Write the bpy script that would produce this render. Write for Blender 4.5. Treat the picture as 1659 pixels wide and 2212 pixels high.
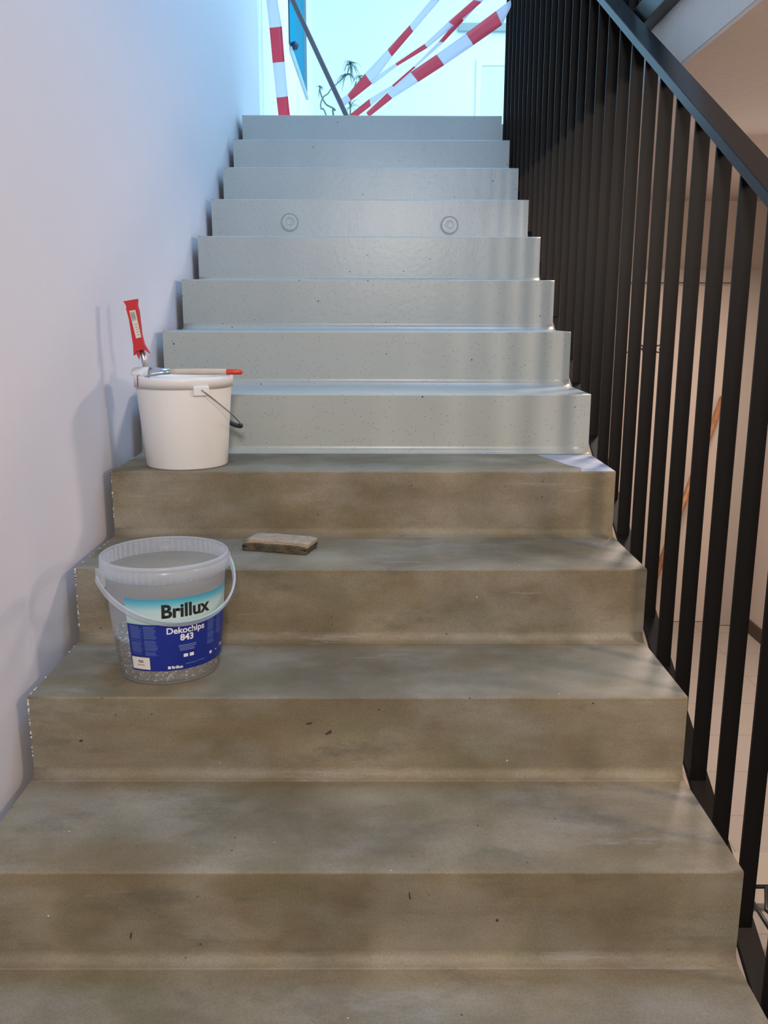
import bpy, bmesh, math, random
from mathutils import Vector, Matrix
random.seed(7)
for o in list(bpy.data.objects): bpy.data.objects.remove(o)
SC = bpy.context.scene
COL = SC.collection
PI = math.pi

# ---------------------------------------------------------------- camera
CAM = Vector((0.682603, -1.303382, 0.895806))
RT = Vector((0.999989, -0.004112, 0.002120)); FW = Vector((0.004475, 0.976115, -0.217207)); UP = Vector((-0.001177, 0.217214, 0.976123))
cd = bpy.data.cameras.new('camera'); cam = bpy.data.objects.new('camera', cd); COL.objects.link(cam)
cd.sensor_fit = 'VERTICAL'; cd.sensor_height = 36; cd.sensor_width = 27; cd.lens = 36 * 1930 / 2212
cd.clip_start = 0.02
m = Matrix((RT, UP, -FW)).transposed().to_4x4(); m.translation = CAM
cam.matrix_world = m
SC.camera = cam

# ---------------------------------------------------------------- world and exposure
w = bpy.data.worlds.new('World'); SC.world = w; w.use_nodes = True
w.node_tree.nodes['Background'].inputs[0].default_value = (0.002, 0.20, 0.40, 1)
w.node_tree.nodes['Background'].inputs[1].default_value = 1.0
SC.view_settings.view_transform = 'Standard'; SC.view_settings.look = 'None'
SC.view_settings.exposure = 1.2; SC.view_settings.gamma = 1.0

# ---------------------------------------------------------------- lights
def area(name, loc, target, size, power, col, sy=None):
    l = bpy.data.lights.new(name, 'AREA'); l.energy = power; l.color = col; l.size = size
    if sy: l.shape = 'RECTANGLE'; l.size_y = sy
    o = bpy.data.objects.new(name, l); COL.objects.link(o); o.location = loc
    o.rotation_euler = (Vector(target) - Vector(loc)).to_track_quat('-Z', 'Y').to_euler()
    return o
area('hall_daylight', (2.2, 6.6, 4.55), (1.2, 7.0, 1.9), 2.6, 62, (0.46, 0.84, 1.0))
area('hall_side_light', (4.1, 6.0, 3.2), (0.0, 6.6, 2.9), 1.6, 30, (0.36, 0.66, 1.0))  # cool light for an unseen window; the right wall has no opening
area('stairwell_blue_fill', (1.22, 1.5, 3.9), (0.1, 1.9, 1.6), 0.9, 25, (0.34, 0.60, 1.0))  # added blue fill for the left wall and upper risers, no window here
area('stair_lamp', (0.80, -2.3, 1.75), (0.6, 0.6, 0.4), 0.40, 22, (1.0, 0.90, 0.80))
area('room_lamp_near', (2.30, -0.3, 1.28), (0.9, 2.2, 1.2), 0.20, 7, (1.0, 0.80, 0.66))
area('room_lamp_far', (2.1, 2.3, 1.38), (2.0, 1.9, -0.8), 0.35, 18, (1.0, 0.82, 0.70))

# ---------------------------------------------------------------- materials
def s2l(c):
    return tuple(((v / 255) / 12.92 if v / 255 <= 0.04045 else ((v / 255 + 0.055) / 1.055) ** 2.4) for v in c)
def mat(name, col, rough=0.6, metal=0.0, bump=0.0, bscale=80, var=0.0, vscale=6, spec=0.5):
    m_ = bpy.data.materials.new(name); m_.use_nodes = True
    nt = m_.node_tree; b = nt.nodes['Principled BSDF']
    b.inputs['Roughness'].default_value = rough; b.inputs['Metallic'].default_value = metal
    b.inputs['Specular IOR Level'].default_value = spec
    b.inputs['Base Color'].default_value = (*col, 1)
    tc = nt.nodes.new('ShaderNodeTexCoord')
    if var > 0:
        n = nt.nodes.new('ShaderNodeTexNoise'); n.inputs['Scale'].default_value = vscale; n.inputs['Detail'].default_value = 5
        nt.links.new(tc.outputs['Object'], n.inputs['Vector'])
        r = nt.nodes.new('ShaderNodeValToRGB')
        r.color_ramp.elements[0].position = 0.3; r.color_ramp.elements[1].position = 0.7
        r.color_ramp.elements[0].color = (*[c * (1 - var) for c in col], 1)
        r.color_ramp.elements[1].color = (*[min(1, c * (1 + var)) for c in col], 1)
        nt.links.new(n.outputs['Fac'], r.inputs['Fac']); nt.links.new(r.outputs['Color'], b.inputs['Base Color'])
    if bump > 0:
        n2 = nt.nodes.new('ShaderNodeTexNoise'); n2.inputs['Scale'].default_value = bscale; n2.inputs['Detail'].default_value = 4
        nt.links.new(tc.outputs['Object'], n2.inputs['Vector'])
        bp = nt.nodes.new('ShaderNodeBump'); bp.inputs['Strength'].default_value = bump; bp.inputs['Distance'].default_value = 0.004
        nt.links.new(n2.outputs['Fac'], bp.inputs['Height']); nt.links.new(bp.outputs['Normal'], b.inputs['Normal'])
    return m_
def N(nt, t, **kw):
    n = nt.nodes.new(t)
    for k, v in kw.items(): n.inputs[k].default_value = v
    return n
def mixc(nt, fac, a, b, mode='MIX'):
    x = nt.nodes.new('ShaderNodeMix'); x.data_type = 'RGBA'; x.blend_type = mode
    for sock, v in ((x.inputs[0], fac), (x.inputs[6], a), (x.inputs[7], b)):
        if hasattr(v, 'is_linked'): nt.links.new(v, sock)
        else: sock.default_value = v if not isinstance(v, tuple) else (*v, 1) if len(v) == 3 else v
    return x.outputs[2]
def ramp(nt, fac, stops):
    r = nt.nodes.new('ShaderNodeValToRGB'); cr = r.color_ramp
    while len(cr.elements) < len(stops): cr.elements.new(0.5)
    for e, (p, c) in zip(cr.elements, stops):
        e.position = p; e.color = (c, c, c, 1) if not isinstance(c, tuple) else (*c, 1)
    nt.links.new(fac, r.inputs['Fac']); return r.outputs['Color']
def noise(nt, vec, scale, detail=4, rough=0.5, sc=(1, 1, 1)):
    mp = nt.nodes.new('ShaderNodeMapping'); mp.inputs['Scale'].default_value = sc
    nt.links.new(vec, mp.inputs['Vector'])
    n = N(nt, 'ShaderNodeTexNoise', Scale=scale, Detail=detail, Roughness=rough)
    nt.links.new(mp.outputs[0], n.inputs['Vector']); return n.outputs['Fac']
def speckle(nt, vec, scale, thr, amount):
    """small scattered pores: voronoi cells of which only a few carry a dot"""
    v = N(nt, 'ShaderNodeTexVoronoi', Scale=scale); nt.links.new(vec, v.inputs['Vector'])
    a = nt.nodes.new('ShaderNodeMath'); a.operation = 'LESS_THAN'; a.inputs[1].default_value = thr; nt.links.new(v.outputs['Distance'], a.inputs[0])
    sep = nt.nodes.new('ShaderNodeSeparateColor'); nt.links.new(v.outputs['Color'], sep.inputs[0])
    b = nt.nodes.new('ShaderNodeMath'); b.operation = 'LESS_THAN'; b.inputs[1].default_value = amount; nt.links.new(sep.outputs[0], b.inputs[0])
    c = nt.nodes.new('ShaderNodeMath'); c.operation = 'MULTIPLY'; nt.links.new(a.outputs[0], c.inputs[0]); nt.links.new(b.outputs[0], c.inputs[1])
    return c.outputs[0]

R_, T_, W_ = 0.168, 0.311128, 1.282109

def concrete_raw():
    m_ = bpy.data.materials.new('raw_concrete'); m_.use_nodes = True; nt = m_.node_tree; b = nt.nodes['Principled BSDF']
    tc = nt.nodes.new('ShaderNodeTexCoord'); P = tc.outputs['Object']
    base = ramp(nt, noise(nt, P, 3.0, 5, 0.55, (1, 1, 1.4)), [(0.36, (0.135, 0.106, 0.063)), (0.5, (0.200, 0.165, 0.107)), (0.64, (0.280, 0.243, 0.172))])
    ol = ramp(nt, noise(nt, P, 5.5, 6, 0.6, (0.8, 1.0, 1.5)), [(0.48, 0.0), (0.64, 0.6)])
    base = mixc(nt, ol, base, (0.150, 0.138, 0.078))
    # grey cement haze in patches, brushed sideways
    hz = ramp(nt, noise(nt, P, 4.2, 6, 0.6, (0.8, 1.3, 1.3)), [(0.44, 0.0), (0.66, 0.6)])
    c = mixc(nt, hz, base, (0.29, 0.275, 0.245))
    # rusty brown streaks along the steps
    st = ramp(nt, noise(nt, P, 3.4, 5, 0.6, (0.55, 1.8, 3.0)), [(0.50, 0.0), (0.72, 0.55)])
    c = mixc(nt, st, c, (0.150, 0.100, 0.042))
    dk = ramp(nt, noise(nt, P, 8.0, 6, 0.65, (0.6, 1, 2.0)), [(0.54, 0.0), (0.70, 0.55)])
    c = mixc(nt, dk, c, (0.085, 0.078, 0.055))
    gr = ramp(nt, noise(nt, P, 260, 3, 0.7), [(0.35, (0.90, 0.895, 0.88)), (0.65, (1.14, 1.14, 1.13))])
    c = mixc(nt, 1.0, c, gr, 'MULTIPLY')
    sc_ = ramp(nt, noise(nt, P, 9.0, 7, 0.7, (0.25, 1.0, 3.5)), [(0.62, 0.0), (0.67, 0.35)])
    c = mixc(nt, sc_, c, (0.34, 0.33, 0.31))
    c = mixc(nt, speckle(nt, P, 42, 0.085, 0.10), c, (0.06, 0.055, 0.045))
    c = mixc(nt, speckle(nt, P, 30, 0.05, 0.05), c, (0.6, 0.6, 0.55))
    nt.links.new(c, b.inputs['Base Color'])
    b.inputs['Roughness'].default_value = 0.62
    bp = N(nt, 'ShaderNodeBump', Strength=0.35, Distance=0.003); nt.links.new(noise(nt, P, 60, 8, 0.7), bp.inputs['Height'])
    nt.links.new(bp.outputs[0], b.inputs['Normal'])
    return m_
def concrete_painted():
    m_ = bpy.data.materials.new('grey_painted_concrete'); m_.use_nodes = True; nt = m_.node_tree; b = nt.nodes['Principled BSDF']
    tc = nt.nodes.new('ShaderNodeTexCoord'); P = tc.outputs['Object']
    c = ramp(nt, noise(nt, P, 2.0, 4), [(0.3, (0.37, 0.405, 0.39)), (0.7, (0.415, 0.45, 0.435))])
    c = mixc(nt, speckle(nt, P, 110, 0.17, 0.40), c, (0.20, 0.22, 0.21))
    c = mixc(nt, speckle(nt, P, 30, 0.075, 0.22), c, (0.03, 0.03, 0.03))
    nt.links.new(c, b.inputs['Base Color'])
    b.inputs['Roughness'].default_value = 0.30
    bp = N(nt, 'ShaderNodeBump', Strength=0.25, Distance=0.002); nt.links.new(noise(nt, P, 45, 5, 0.6), bp.inputs['Height'])
    nt.links.new(bp.outputs[0], b.inputs['Normal'])
    return m_
M = {}
M['raw'] = concrete_raw(); M['paint'] = concrete_painted()
M['rawedge'] = mat('broken_concrete_edge', (0.30, 0.27, 0.23), 0.9, bump=1.0, bscale=90, var=0.4, vscale=60)
M['white_wall'] = mat('white_plaster', (0.69, 0.665, 0.705), 0.8, bump=0.12, bscale=120, spec=0.2)
M['hall_wall'] = mat('hall_white_plaster', (0.84, 0.86, 0.86), 0.8, bump=0.1, bscale=120, spec=0.2)
M['room_wall'] = mat('cream_plaster', (0.56, 0.47, 0.40), 0.85, bump=0.3, bscale=90, spec=0.2)
M['ceil'] = mat('room_ceiling_paint', (0.56, 0.48, 0.42), 0.85, bump=0.2, bscale=40, spec=0.2)
M['fascia'] = mat('fascia_paint', (0.58, 0.62, 0.62), 0.8, bump=0.2, bscale=60, spec=0.2)
M['bar'] = mat('black_steel_bar', (0.0045, 0.0040, 0.0042), 0.45, 0.0, spec=0.22)
M['steel'] = mat('black_steel', (0.0055, 0.0052, 0.0055), 0.30, 0.0, spec=0.45)
M['door'] = mat('beige_door_paint', (0.50, 0.42, 0.36), 0.55)
M['frame'] = mat('grey_door_frame_paint', (0.36, 0.31, 0.27), 0.5)
M['baseboard'] = mat('dark_wood_skirting', (0.05, 0.03, 0.022), 0.5)
M['wood'] = mat('orange_brown_wood', (0.35, 0.16, 0.07), 0.5, var=0.3, vscale=20)
M['beige_wood'] = mat('pale_handle_wood', (0.62, 0.50, 0.38), 0.45, var=0.1, vscale=30)
M['red'] = mat('red_card', (0.55, 0.012, 0.02), 0.5)
M['red_tip'] = mat('red_lacquer', (0.62, 0.05, 0.02), 0.35)
M['white'] = mat('white_plastic', (0.80, 0.79, 0.78), 0.38)
M['paper'] = mat('white_label_paper', (0.72, 0.68, 0.62), 0.7)
M['ink'] = mat('black_print', (0.012, 0.014, 0.016), 0.5)
M['greyink'] = mat('grey_print', (0.22, 0.22, 0.22), 0.6)
M['whiteink'] = mat('white_print', (0.78, 0.80, 0.84), 0.5)
M['paleink2'] = mat('light_blue_print', (0.30, 0.36, 0.60), 0.5)
M['paleink'] = mat('pale_blue_print', (0.09, 0.15, 0.42), 0.5)
M['blue'] = mat('blue_label_print', (0.006, 0.022, 0.24), 0.4, var=0.12, vscale=30)
M['chrome'] = mat('steel_ferrule', (0.55, 0.56, 0.58), 0.28, 1.0)
M['wire'] = mat('steel_wire', (0.30, 0.30, 0.30), 0.35, 1.0)
M['black'] = mat('black_plastic', (0.015, 0.015, 0.015), 0.4)
M['bristle'] = mat('paint_caked_bristles', (0.62, 0.63, 0.60), 0.8, bump=0.8, bscale=150, var=0.15, vscale=50)
M['padtop'] = mat('dusty_beige_foam', (0.40, 0.32, 0.23), 0.9, bump=0.9, bscale=180, var=0.2, vscale=40)
M['padbot'] = mat('dark_olive_scouring_fibre', (0.085, 0.072, 0.045), 0.95, bump=1.0, bscale=260, var=0.4, vscale=60)
M['tape_red'] = mat('red_tape_film', (0.80, 0.05, 0.09), 0.4)
M['pole'] = mat('grey_brown_pole', (0.13, 0.12, 0.15), 0.45, spec=0.3)
M['leaf'] = mat('blue_green_leaf', (0.05, 0.12, 0.10), 0.5)
M['stem'] = mat('grey_green_stem', (0.16, 0.20, 0.17), 0.7)
M['alu'] = mat('brushed_aluminium', (0.42, 0.45, 0.47), 0.35, 0.6)
M['navy'] = mat('dark_window_gasket', (0.01, 0.03, 0.08), 0.5)
M['grey'] = mat('grey_paint', (0.30, 0.33, 0.33), 0.5)
M['teal'] = mat('dark_teal_fabric', (0.02, 0.07, 0.065), 0.9, bump=0.8, bscale=60)
M['terracotta'] = mat('clay_pot', (0.35, 0.16, 0.09), 0.8)
M['soil'] = mat('potting_soil', (0.03, 0.02, 0.015), 0.95)

def translucent(name, col, alpha, rough=0.3):
    m_ = bpy.data.materials.new(name); m_.use_nodes = True; nt = m_.node_tree; b = nt.nodes['Principled BSDF']
    b.inputs['Base Color'].default_value = (*col, 1); b.inputs['Roughness'].default_value = rough
    out = nt.nodes['Material Output']
    tr = nt.nodes.new('ShaderNodeBsdfTransparent'); tr.inputs[0].default_value = (0.97, 0.98, 1.0, 1)
    tl = nt.nodes.new('ShaderNodeBsdfTranslucent'); tl.inputs[0].default_value = (*col, 1)
    m1 = nt.nodes.new('ShaderNodeMixShader'); m1.inputs[0].default_value = 0.35
    nt.links.new(b.outputs[0], m1.inputs[1]); nt.links.new(tl.outputs[0], m1.inputs[2])
    m2 = nt.nodes.new('ShaderNodeMixShader'); m2.inputs[0].default_value = alpha
    nt.links.new(tr.outputs[0], m2.inputs[1]); nt.links.new(m1.outputs[0], m2.inputs[2])
    nt.links.new(m2.outputs[0], out.inputs['Surface'])
    return m_
M['clear'] = translucent('cloudy_clear_plastic', (0.70, 0.74, 0.80), 0.27, 0.22)
M['clear_rim'] = translucent('cloudy_clear_plastic_thick', (0.72, 0.76, 0.80), 0.38, 0.22)
M['tape_white'] = translucent('white_tape_film', (0.80, 0.80, 0.90), 0.75, 0.35)
M['glass'] = translucent('window_glass', (0.6, 0.8, 0.9), 0.012, 0.05)

def chips_mat():
    m_ = bpy.data.materials.new('speckled_flakes'); m_.use_nodes = True; nt = m_.node_tree; b = nt.nodes['Principled BSDF']
    tc = nt.nodes.new('ShaderNodeTexCoord'); v = N(nt, 'ShaderNodeTexVoronoi', Scale=280); nt.links.new(tc.outputs['Object'], v.inputs['Vector'])
    sep = nt.nodes.new('ShaderNodeSeparateColor'); nt.links.new(v.outputs['Color'], sep.inputs[0])
    c = ramp(nt, sep.outputs[0], [(0.0, (0.09, 0.08, 0.06)), (0.45, (0.15, 0.135, 0.11)), (0.8, (0.20, 0.18, 0.15)), (0.95, (0.50, 0.48, 0.42))])
    nt.links.new(c, b.inputs['Base Color']); b.inputs['Roughness'].default_value = 0.7
    return m_
M['chips'] = chips_mat()
def label_top_mat(z0, z1):
    """printed sky: blue at the top edge fading to white, greenish at the foot (z in bucket space)"""
    m_ = bpy.data.materials.new('sky_blue_label_print'); m_.use_nodes = True; nt = m_.node_tree; b = nt.nodes['Principled BSDF']
    tc = nt.nodes.new('ShaderNodeTexCoord'); sp = nt.nodes.new('ShaderNodeSeparateXYZ'); nt.links.new(tc.outputs['Object'], sp.inputs[0])
    mr = nt.nodes.new('ShaderNodeMapRange'); mr.inputs[1].default_value = z0; mr.inputs[2].default_value = z1; nt.links.new(sp.outputs[2], mr.inputs[0])
    c = ramp(nt, mr.outputs[0], [(0.0, (0.36, 0.55, 0.52)), (0.25, (0.50, 0.66, 0.66)), (0.55, (0.46, 0.64, 0.66)), (0.80, (0.13, 0.47, 0.60)), (1.0, (0.03, 0.33, 0.52))])
    nt.links.new(c, b.inputs['Base Color']); b.inputs['Roughness'].default_value = 0.4
    return m_

# ---------------------------------------------------------------- mesh helpers
def link(name, bm, material, parent=None, smooth=False, recalc=True):
    if recalc: bmesh.ops.recalc_face_normals(bm, faces=bm.faces)
    me = bpy.data.meshes.new(name); bm.to_mesh(me); bm.free()
    ms = material if isinstance(material, list) else [material]
    for x in ms: me.materials.append(x)
    if smooth:
        for p in me.polygons: p.use_smooth = True
    o = bpy.data.objects.new(name, me); COL.objects.link(o)
    if parent: o.parent = parent
    return o
def tag(o, label, cat, group=None, kind=None):
    o['label'] = label; o['category'] = cat
    if group: o['group'] = group
    if kind: o['kind'] = kind
    return o
def struct(o, label=None):
    o['kind'] = 'structure'
    if label: o['label'] = label
    return o
def thing(name, label, cat, loc=(0, 0, 0), group=None):
    o = bpy.data.objects.new(name, None); COL.objects.link(o); o.location = loc; o.empty_display_size = 0.05
    return tag(o, label, cat, group)
def box(bm, x0, x1, y0, y1, z0, z1, mi=0):
    vs = [bm.verts.new((x, y, z)) for z in (z0, z1) for y in (y0, y1) for x in (x0, x1)]
    for f in ((0, 2, 3, 1), (4, 5, 7, 6), (0, 1, 5, 4), (2, 6, 7, 3), (0, 4, 6, 2), (1, 3, 7, 5)):
        fc = bm.faces.new([vs[i] for i in f]); fc.material_index = mi
    return vs
def bx(x0, x1, y0, y1, z0, z1, bev=0):
    bm = bmesh.new(); box(bm, x0, x1, y0, y1, z0, z1)
    if bev: bmesh.ops.bevel(bm, geom=list(bm.edges), offset=bev, segments=2, affect='EDGES', profile=0.6)
    return bm
def extrude_x(bm, prof, x0, x1, mi=0):
    """closed (y, z) outline extruded along x"""
    a = [bm.verts.new((x0, y, z)) for y, z in prof]; b = [bm.verts.new((x1, y, z)) for y, z in prof]
    n = len(prof)
    fs = [bm.faces.new(a), bm.faces.new(list(reversed(b)))]
    for i in range(n): fs.append(bm.faces.new((a[i], b[i], b[(i + 1) % n], a[(i + 1) % n])))
    for f in fs: f.material_index = mi
    return fs
def tube(bm, pts, r, seg=8, cap=True):
    pts = [Vector(p) for p in pts]; n = len(pts)
    rs = r if isinstance(r, (list, tuple)) else [r] * n
    rings = []; ref = None
    for i, p in enumerate(pts):
        d = (pts[min(i + 1, n - 1)] - pts[max(i - 1, 0)]).normalized()
        if ref is None: ref = Vector((0, 0, 1)) if abs(d.z) < 0.9 else Vector((1, 0, 0))
        u = d.cross(ref)
        if u.length < 1e-5: u = d.orthogonal()
        u.normalize(); v = u.cross(d).normalized(); ref = v
        rings.append([bm.verts.new(p + (u * math.cos(a) + v * math.sin(a)) * rs[i]) for a in [2 * PI * k / seg for k in range(seg)]])
    for i in range(n - 1):
        for k in range(seg):
            bm.faces.new((rings[i][k], rings[i][(k + 1) % seg], rings[i + 1][(k + 1) % seg], rings[i + 1][k]))
    if cap:
        bm.faces.new(rings[0]); bm.faces.new(list(reversed(rings[-1])))
def ribbon(bm, pts, dirs, w, t):
    """flat strap: width w along dirs, thickness t"""
    pts = [Vector(p) for p in pts]; n = len(pts); rings = []
    for i, p in enumerate(pts):
        d = (pts[min(i + 1, n - 1)] - pts[max(i - 1, 0)]).normalized(); u = Vector(dirs[i]); u = (u - d * u.dot(d)).normalized(); v = d.cross(u)
        rings.append([bm.verts.new(p + u * a * w / 2 + v * b * t / 2) for a, b in ((-1, -1), (1, -1), (1, 1), (-1, 1))])
    for i in range(n - 1):
        for k in range(4): bm.faces.new((rings[i][k], rings[i][(k + 1) % 4], rings[i + 1][(k + 1) % 4], rings[i + 1][k]))
    bm.faces.new(rings[0]); bm.faces.new(list(reversed(rings[-1])))
def lathe(bm, prof, seg=72, closed=False, a0=0, a1=2 * PI):
    full = abs(a1 - a0 - 2 * PI) < 1e-6; n = seg if full else seg + 1
    rings = []
    for k in range(n):
        a = a0 + (a1 - a0) * k / seg
        rings.append([bm.verts.new((r * math.cos(a), r * math.sin(a), z)) for r, z in prof])
    m_ = len(prof)
    for k in range(seg):
        A = rings[k]; B = rings[(k + 1) % n]
        for i in range(m_ if closed else m_ - 1):
            j = (i + 1) % m_
            try: bm.faces.new((A[i], B[i], B[j], A[j]))
            except ValueError: pass
    bmesh.ops.remove_doubles(bm, verts=bm.verts, dist=1e-6)
def text_mesh(body, size, offset=0.0, extrude=0.0, spacing=1.0):
    cu = bpy.data.curves.new('t', 'FONT'); cu.body = body; cu.size = size; cu.align_x = 'CENTER'; cu.offset = offset; cu.extrude = extrude
    cu.space_character = spacing; cu.resolution_u = 4
    o = bpy.data.objects.new('t', cu); COL.objects.link(o)
    dg = bpy.context.evaluated_depsgraph_get(); me = bpy.data.meshes.new_from_object(o.evaluated_get(dg))
    bpy.data.objects.remove(o)
    return me
def at(u, v, Y):
    """point of the scene at depth Y measured from the photograph's pixel"""
    d = RT * ((u - 829.5) / 1930) + FW - UP * ((v - 1106) / 1930)
    return CAM + d * ((Y - CAM.y) / d.y)

# ================================================================ SETTING
XL = -0.025          # stairwell's left wall
ZF = -0.84           # lower floor
ZL = 11 * R_         # upper floor
ZC = 1.472           # lower room's ceiling
YB = 3.598; XR = 2.745
struct(link('wall_left', bx(XL - 0.2, XL, -3.6, 4.33, ZF, 4.75), M['white_wall']))
# the hall's left wall with its window opening: y 6.30..7.93, z 2.93..4.3
bm = bmesh.new()
box(bm, XL - 0.035, XL - 0.004, 4.33, 6.30, ZL - 0.2, 4.75); box(bm, XL - 0.035, XL - 0.004, 8.10, 9.0, ZL - 0.2, 4.75)
box(bm, XL - 0.035, XL - 0.004, 6.30, 8.10, ZL - 0.2, 2.93); box(bm, XL - 0.035, XL - 0.004, 6.30, 8.10, 4.40, 4.75)
struct(link('wall_hall_left', bm, M['hall_wall']))
struct(link('wall_hall_back', bx(XL - 0.2, 4.5, 9.0, 9.2, ZL - 0.2, 4.75), M['hall_wall']))
struct(link('wall_hall_right', bx(4.3, 4.5, -3.6, 9.0, ZL, 4.75), M['hall_wall']))
struct(link('ceiling', bx(XL - 0.2, 4.5, -3.6, 9.2, 4.75, 4.9), M['hall_wall']))
# upper floor slab: the hall and the strip beside the stairwell opening
bm = bmesh.new(); box(bm, XL, 4.3, 11 * T_ + 0.2, 9.0, ZC, ZL)
struct(link('floor_upper_hall', bm, M['hall_wall']))
bm = bmesh.new(); box(bm, 1.40, 4.3, -3.6, 11 * T_ + 0.2, ZC + 0.01, ZL)
for f in bm.faces: f.material_index = 0
struct(link('floor_upper_side', bm, M['fascia']))
struct(link('ceiling_lower_room', bx(1.401, XR, -3.6, YB, ZC, ZC + 0.0098), M['ceil']))
struct(link('wall_back', bx(W_ + 0.02, XR, YB, YB + 0.15, ZF, ZC), M['room_wall']))
struct(link('wall_right', bx(XR, XR + 0.15, -3.6, YB + 0.15, ZF, ZC), M['room_wall']))
struct(link('wall_rear', bx(XL - 0.2, 4.5, -3.8, -3.6, ZF, 4.75), M['white_wall']))
# lower floor with faint joints
fm = bpy.data.materials.new('pale_floor_sheets'); fm.use_nodes = True; nt = fm.node_tree; b_ = nt.nodes['Principled BSDF']
tc_ = nt.nodes.new('ShaderNodeTexCoord')
br = N(nt, 'ShaderNodeTexBrick', Scale=1.0); br.offset = 0.0
br.inputs['Color1'].default_value = (0.33, 0.285, 0.25, 1); br.inputs['Color2'].default_value = (0.315, 0.27, 0.235, 1); br.inputs['Mortar'].default_value = (0.24, 0.20, 0.175, 1)
br.inputs['Mortar Size'].default_value = 0.003; br.inputs['Brick Width'].default_value = 0.62; br.inputs['Row Height'].default_value = 0.31
nt.links.new(tc_.outputs['Object'], br.inputs['Vector']); nt.links.new(br.outputs['Color'], b_.inputs['Base Color']); b_.inputs['Roughness'].default_value = 0.6
struct(link('floor', bx(XL - 0.2, XR + 0.15, -3.6, YB + 0.15, ZF - 0.1, ZF), fm))
bm = bx(XR - 0.014, XR - 0.0005, -3.5, 3.56, ZF + 0.0005, ZF + 0.075, 0.003)
struct(link('baseboard_right', bm, M['baseboard']))

# door and its frame on the back wall of the lower room
dr = bpy.data.objects.new('door_1', None); COL.objects.link(dr); dr.location = (2.09, YB, ZF); struct(dr)
def dl(bm): bmesh.ops.translate(bm, verts=bm.verts, vec=-Vector((2.09, YB, ZF))); return bm
link('door_leaf', dl(bx(1.75, 2.62, YB - 0.012, YB - 0.001, ZF + 0.004, 1.055)), M['door'], dr)
bm = bmesh.new(); box(bm, 1.98, 2.70, YB - 0.075, YB - 0.001, 1.058, 1.122); box(bm, 2.622, 2.70, YB - 0.075, YB - 0.001, ZF + 0.004, 1.058)
link('door_frame', dl(bm), M['frame'], dr)
bm = bmesh.new()
for ch, cx in (('L', 2.015), ('R', 2.092), ('G', 2.182)):
    me = text_mesh(ch, 0.062, 0.0008, 0.0006)
    t = bmesh.new(); t.from_mesh(me)
    for v in t.verts: v.co = Vector((cx + v.co.x, YB - 0.0135 - v.co.z, 0.690 + v.co.y))
    me2 = bpy.data.meshes.new('x'); t.to_mesh(me2); t.free(); bm.from_mesh(me2)
link('lettering', dl(bm), M['ink'], dr)

# hall window
wn = bpy.data.objects.new('window_1', None); COL.objects.link(wn); wn.location = (XL, 7.1, 2.93); struct(wn)
def wl(bm): bmesh.ops.translate(bm, verts=bm.verts, vec=-Vector((XL, 7.1, 2.93))); return bm
bm = bmesh.new(); x0, x1 = XL - 0.03, XL - 0.0045
box(bm, x0, x1, 6.301, 6.35, 2.931, 4.399); box(bm, x0, x1, 8.07, 8.099, 2.931, 4.399); box(bm, x0, x1, 6.35, 8.07, 2.931, 2.965); box(bm, x0, x1, 6.35, 8.07, 4.36, 4.399)
link('window_frame', wl(bm), M['alu'], wn)
link('pane', wl(bx(XL - 0.012, XL - 0.008, 6.352, 8.068, 2.967, 4.358)), M['glass'], wn)
bm = bx(XL - 0.003, XL + 0.018, 6.28, 7.95, 2.895, 2.925, 0.004); link('window_sill', wl(bm), M['alu'], wn)
bm = bx(XL - 0.003, XL + 0.006, 6.25, 6.298, 2.935, 4.40, 0.002); link('gasket', wl(bm), M['navy'], wn)
bm = bmesh.new(); tube(bm, [(XL - 0.002, 6.42, 2.96), (XL + 0.03, 6.42, 2.965), (XL + 0.055, 6.42, 2.955)], [0.028, 0.034, 0.02], 14); link('handle', wl(bm), M['navy'], wn)

# door and grey bar on the far hall wall
d2 = bpy.data.objects.new('door_2', None); COL.objects.link(d2); d2.location = (2.2, 9.0, ZL); struct(d2)
bm = bx(1.76, 2.56, 8.985, 8.9995, ZL + 0.002, 3.46); bmesh.ops.translate(bm, verts=bm.verts, vec=-Vector((2.2, 9.0, ZL)))
link('door_leaf', bm, mat('pale_blue_door_paint', (0.70, 0.78, 0.80), 0.6), d2)
bm = bmesh.new(); box(bm, 1.70, 1.757, 8.975, 8.9995, ZL + 0.002, 3.53); box(bm, 1.757, 2.563, 8.975, 8.9995, 3.463, 3.53)
bmesh.ops.translate(bm, verts=bm.verts, vec=-Vector((2.2, 9.0, ZL)))
link('door_frame', bm, M['hall_wall'], d2)
tag(link('wall_bar', bx(1.50, 2.9, 8.93, 8.999, 3.79, 3.865, 0.004), M['grey']), 'grey horizontal bar high on the bright far wall of the upper hall', 'bar')

# ================================================================ STAIRCASE
stairs = thing('staircase', 'straight concrete staircase, upper steps painted light grey and lower steps raw brownish concrete', 'staircase', (0, 0, ZF))
CR = 0.020; NR = 0.004
def step_profile(i):
    y0, y1, z0, z1 = i * T_, (i + 1) * T_, (i - 1) * R_, i * R_
    p = []
    for k in range(7):                       # the hollow rounded foot of the riser
        a = PI / 2 * k / 6
        p.append((y0 - CR + CR * math.sin(a), z0 + CR - CR * math.cos(a)))
    for k in range(4):                       # the slightly rounded nosing
        a = PI / 2 * k / 3
        p.append((y0 + NR - NR * math.cos(a), z1 - NR + NR * math.sin(a)))
    if i == 11: y1 = y0 + 0.2 + CR
    p.append((y1 - CR, z1))
    sof = lambda y: max(ZF, (y / T_) * R_ - 0.40)
    if i == 11: p.append((y1 - CR, sof(y0))); p.append((y0 - CR, sof(y0 - CR)))
    else: p.append((y1 - CR, sof(y1 - CR))); p.append((y0 - CR, sof(y0 - CR)))
    return p
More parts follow.
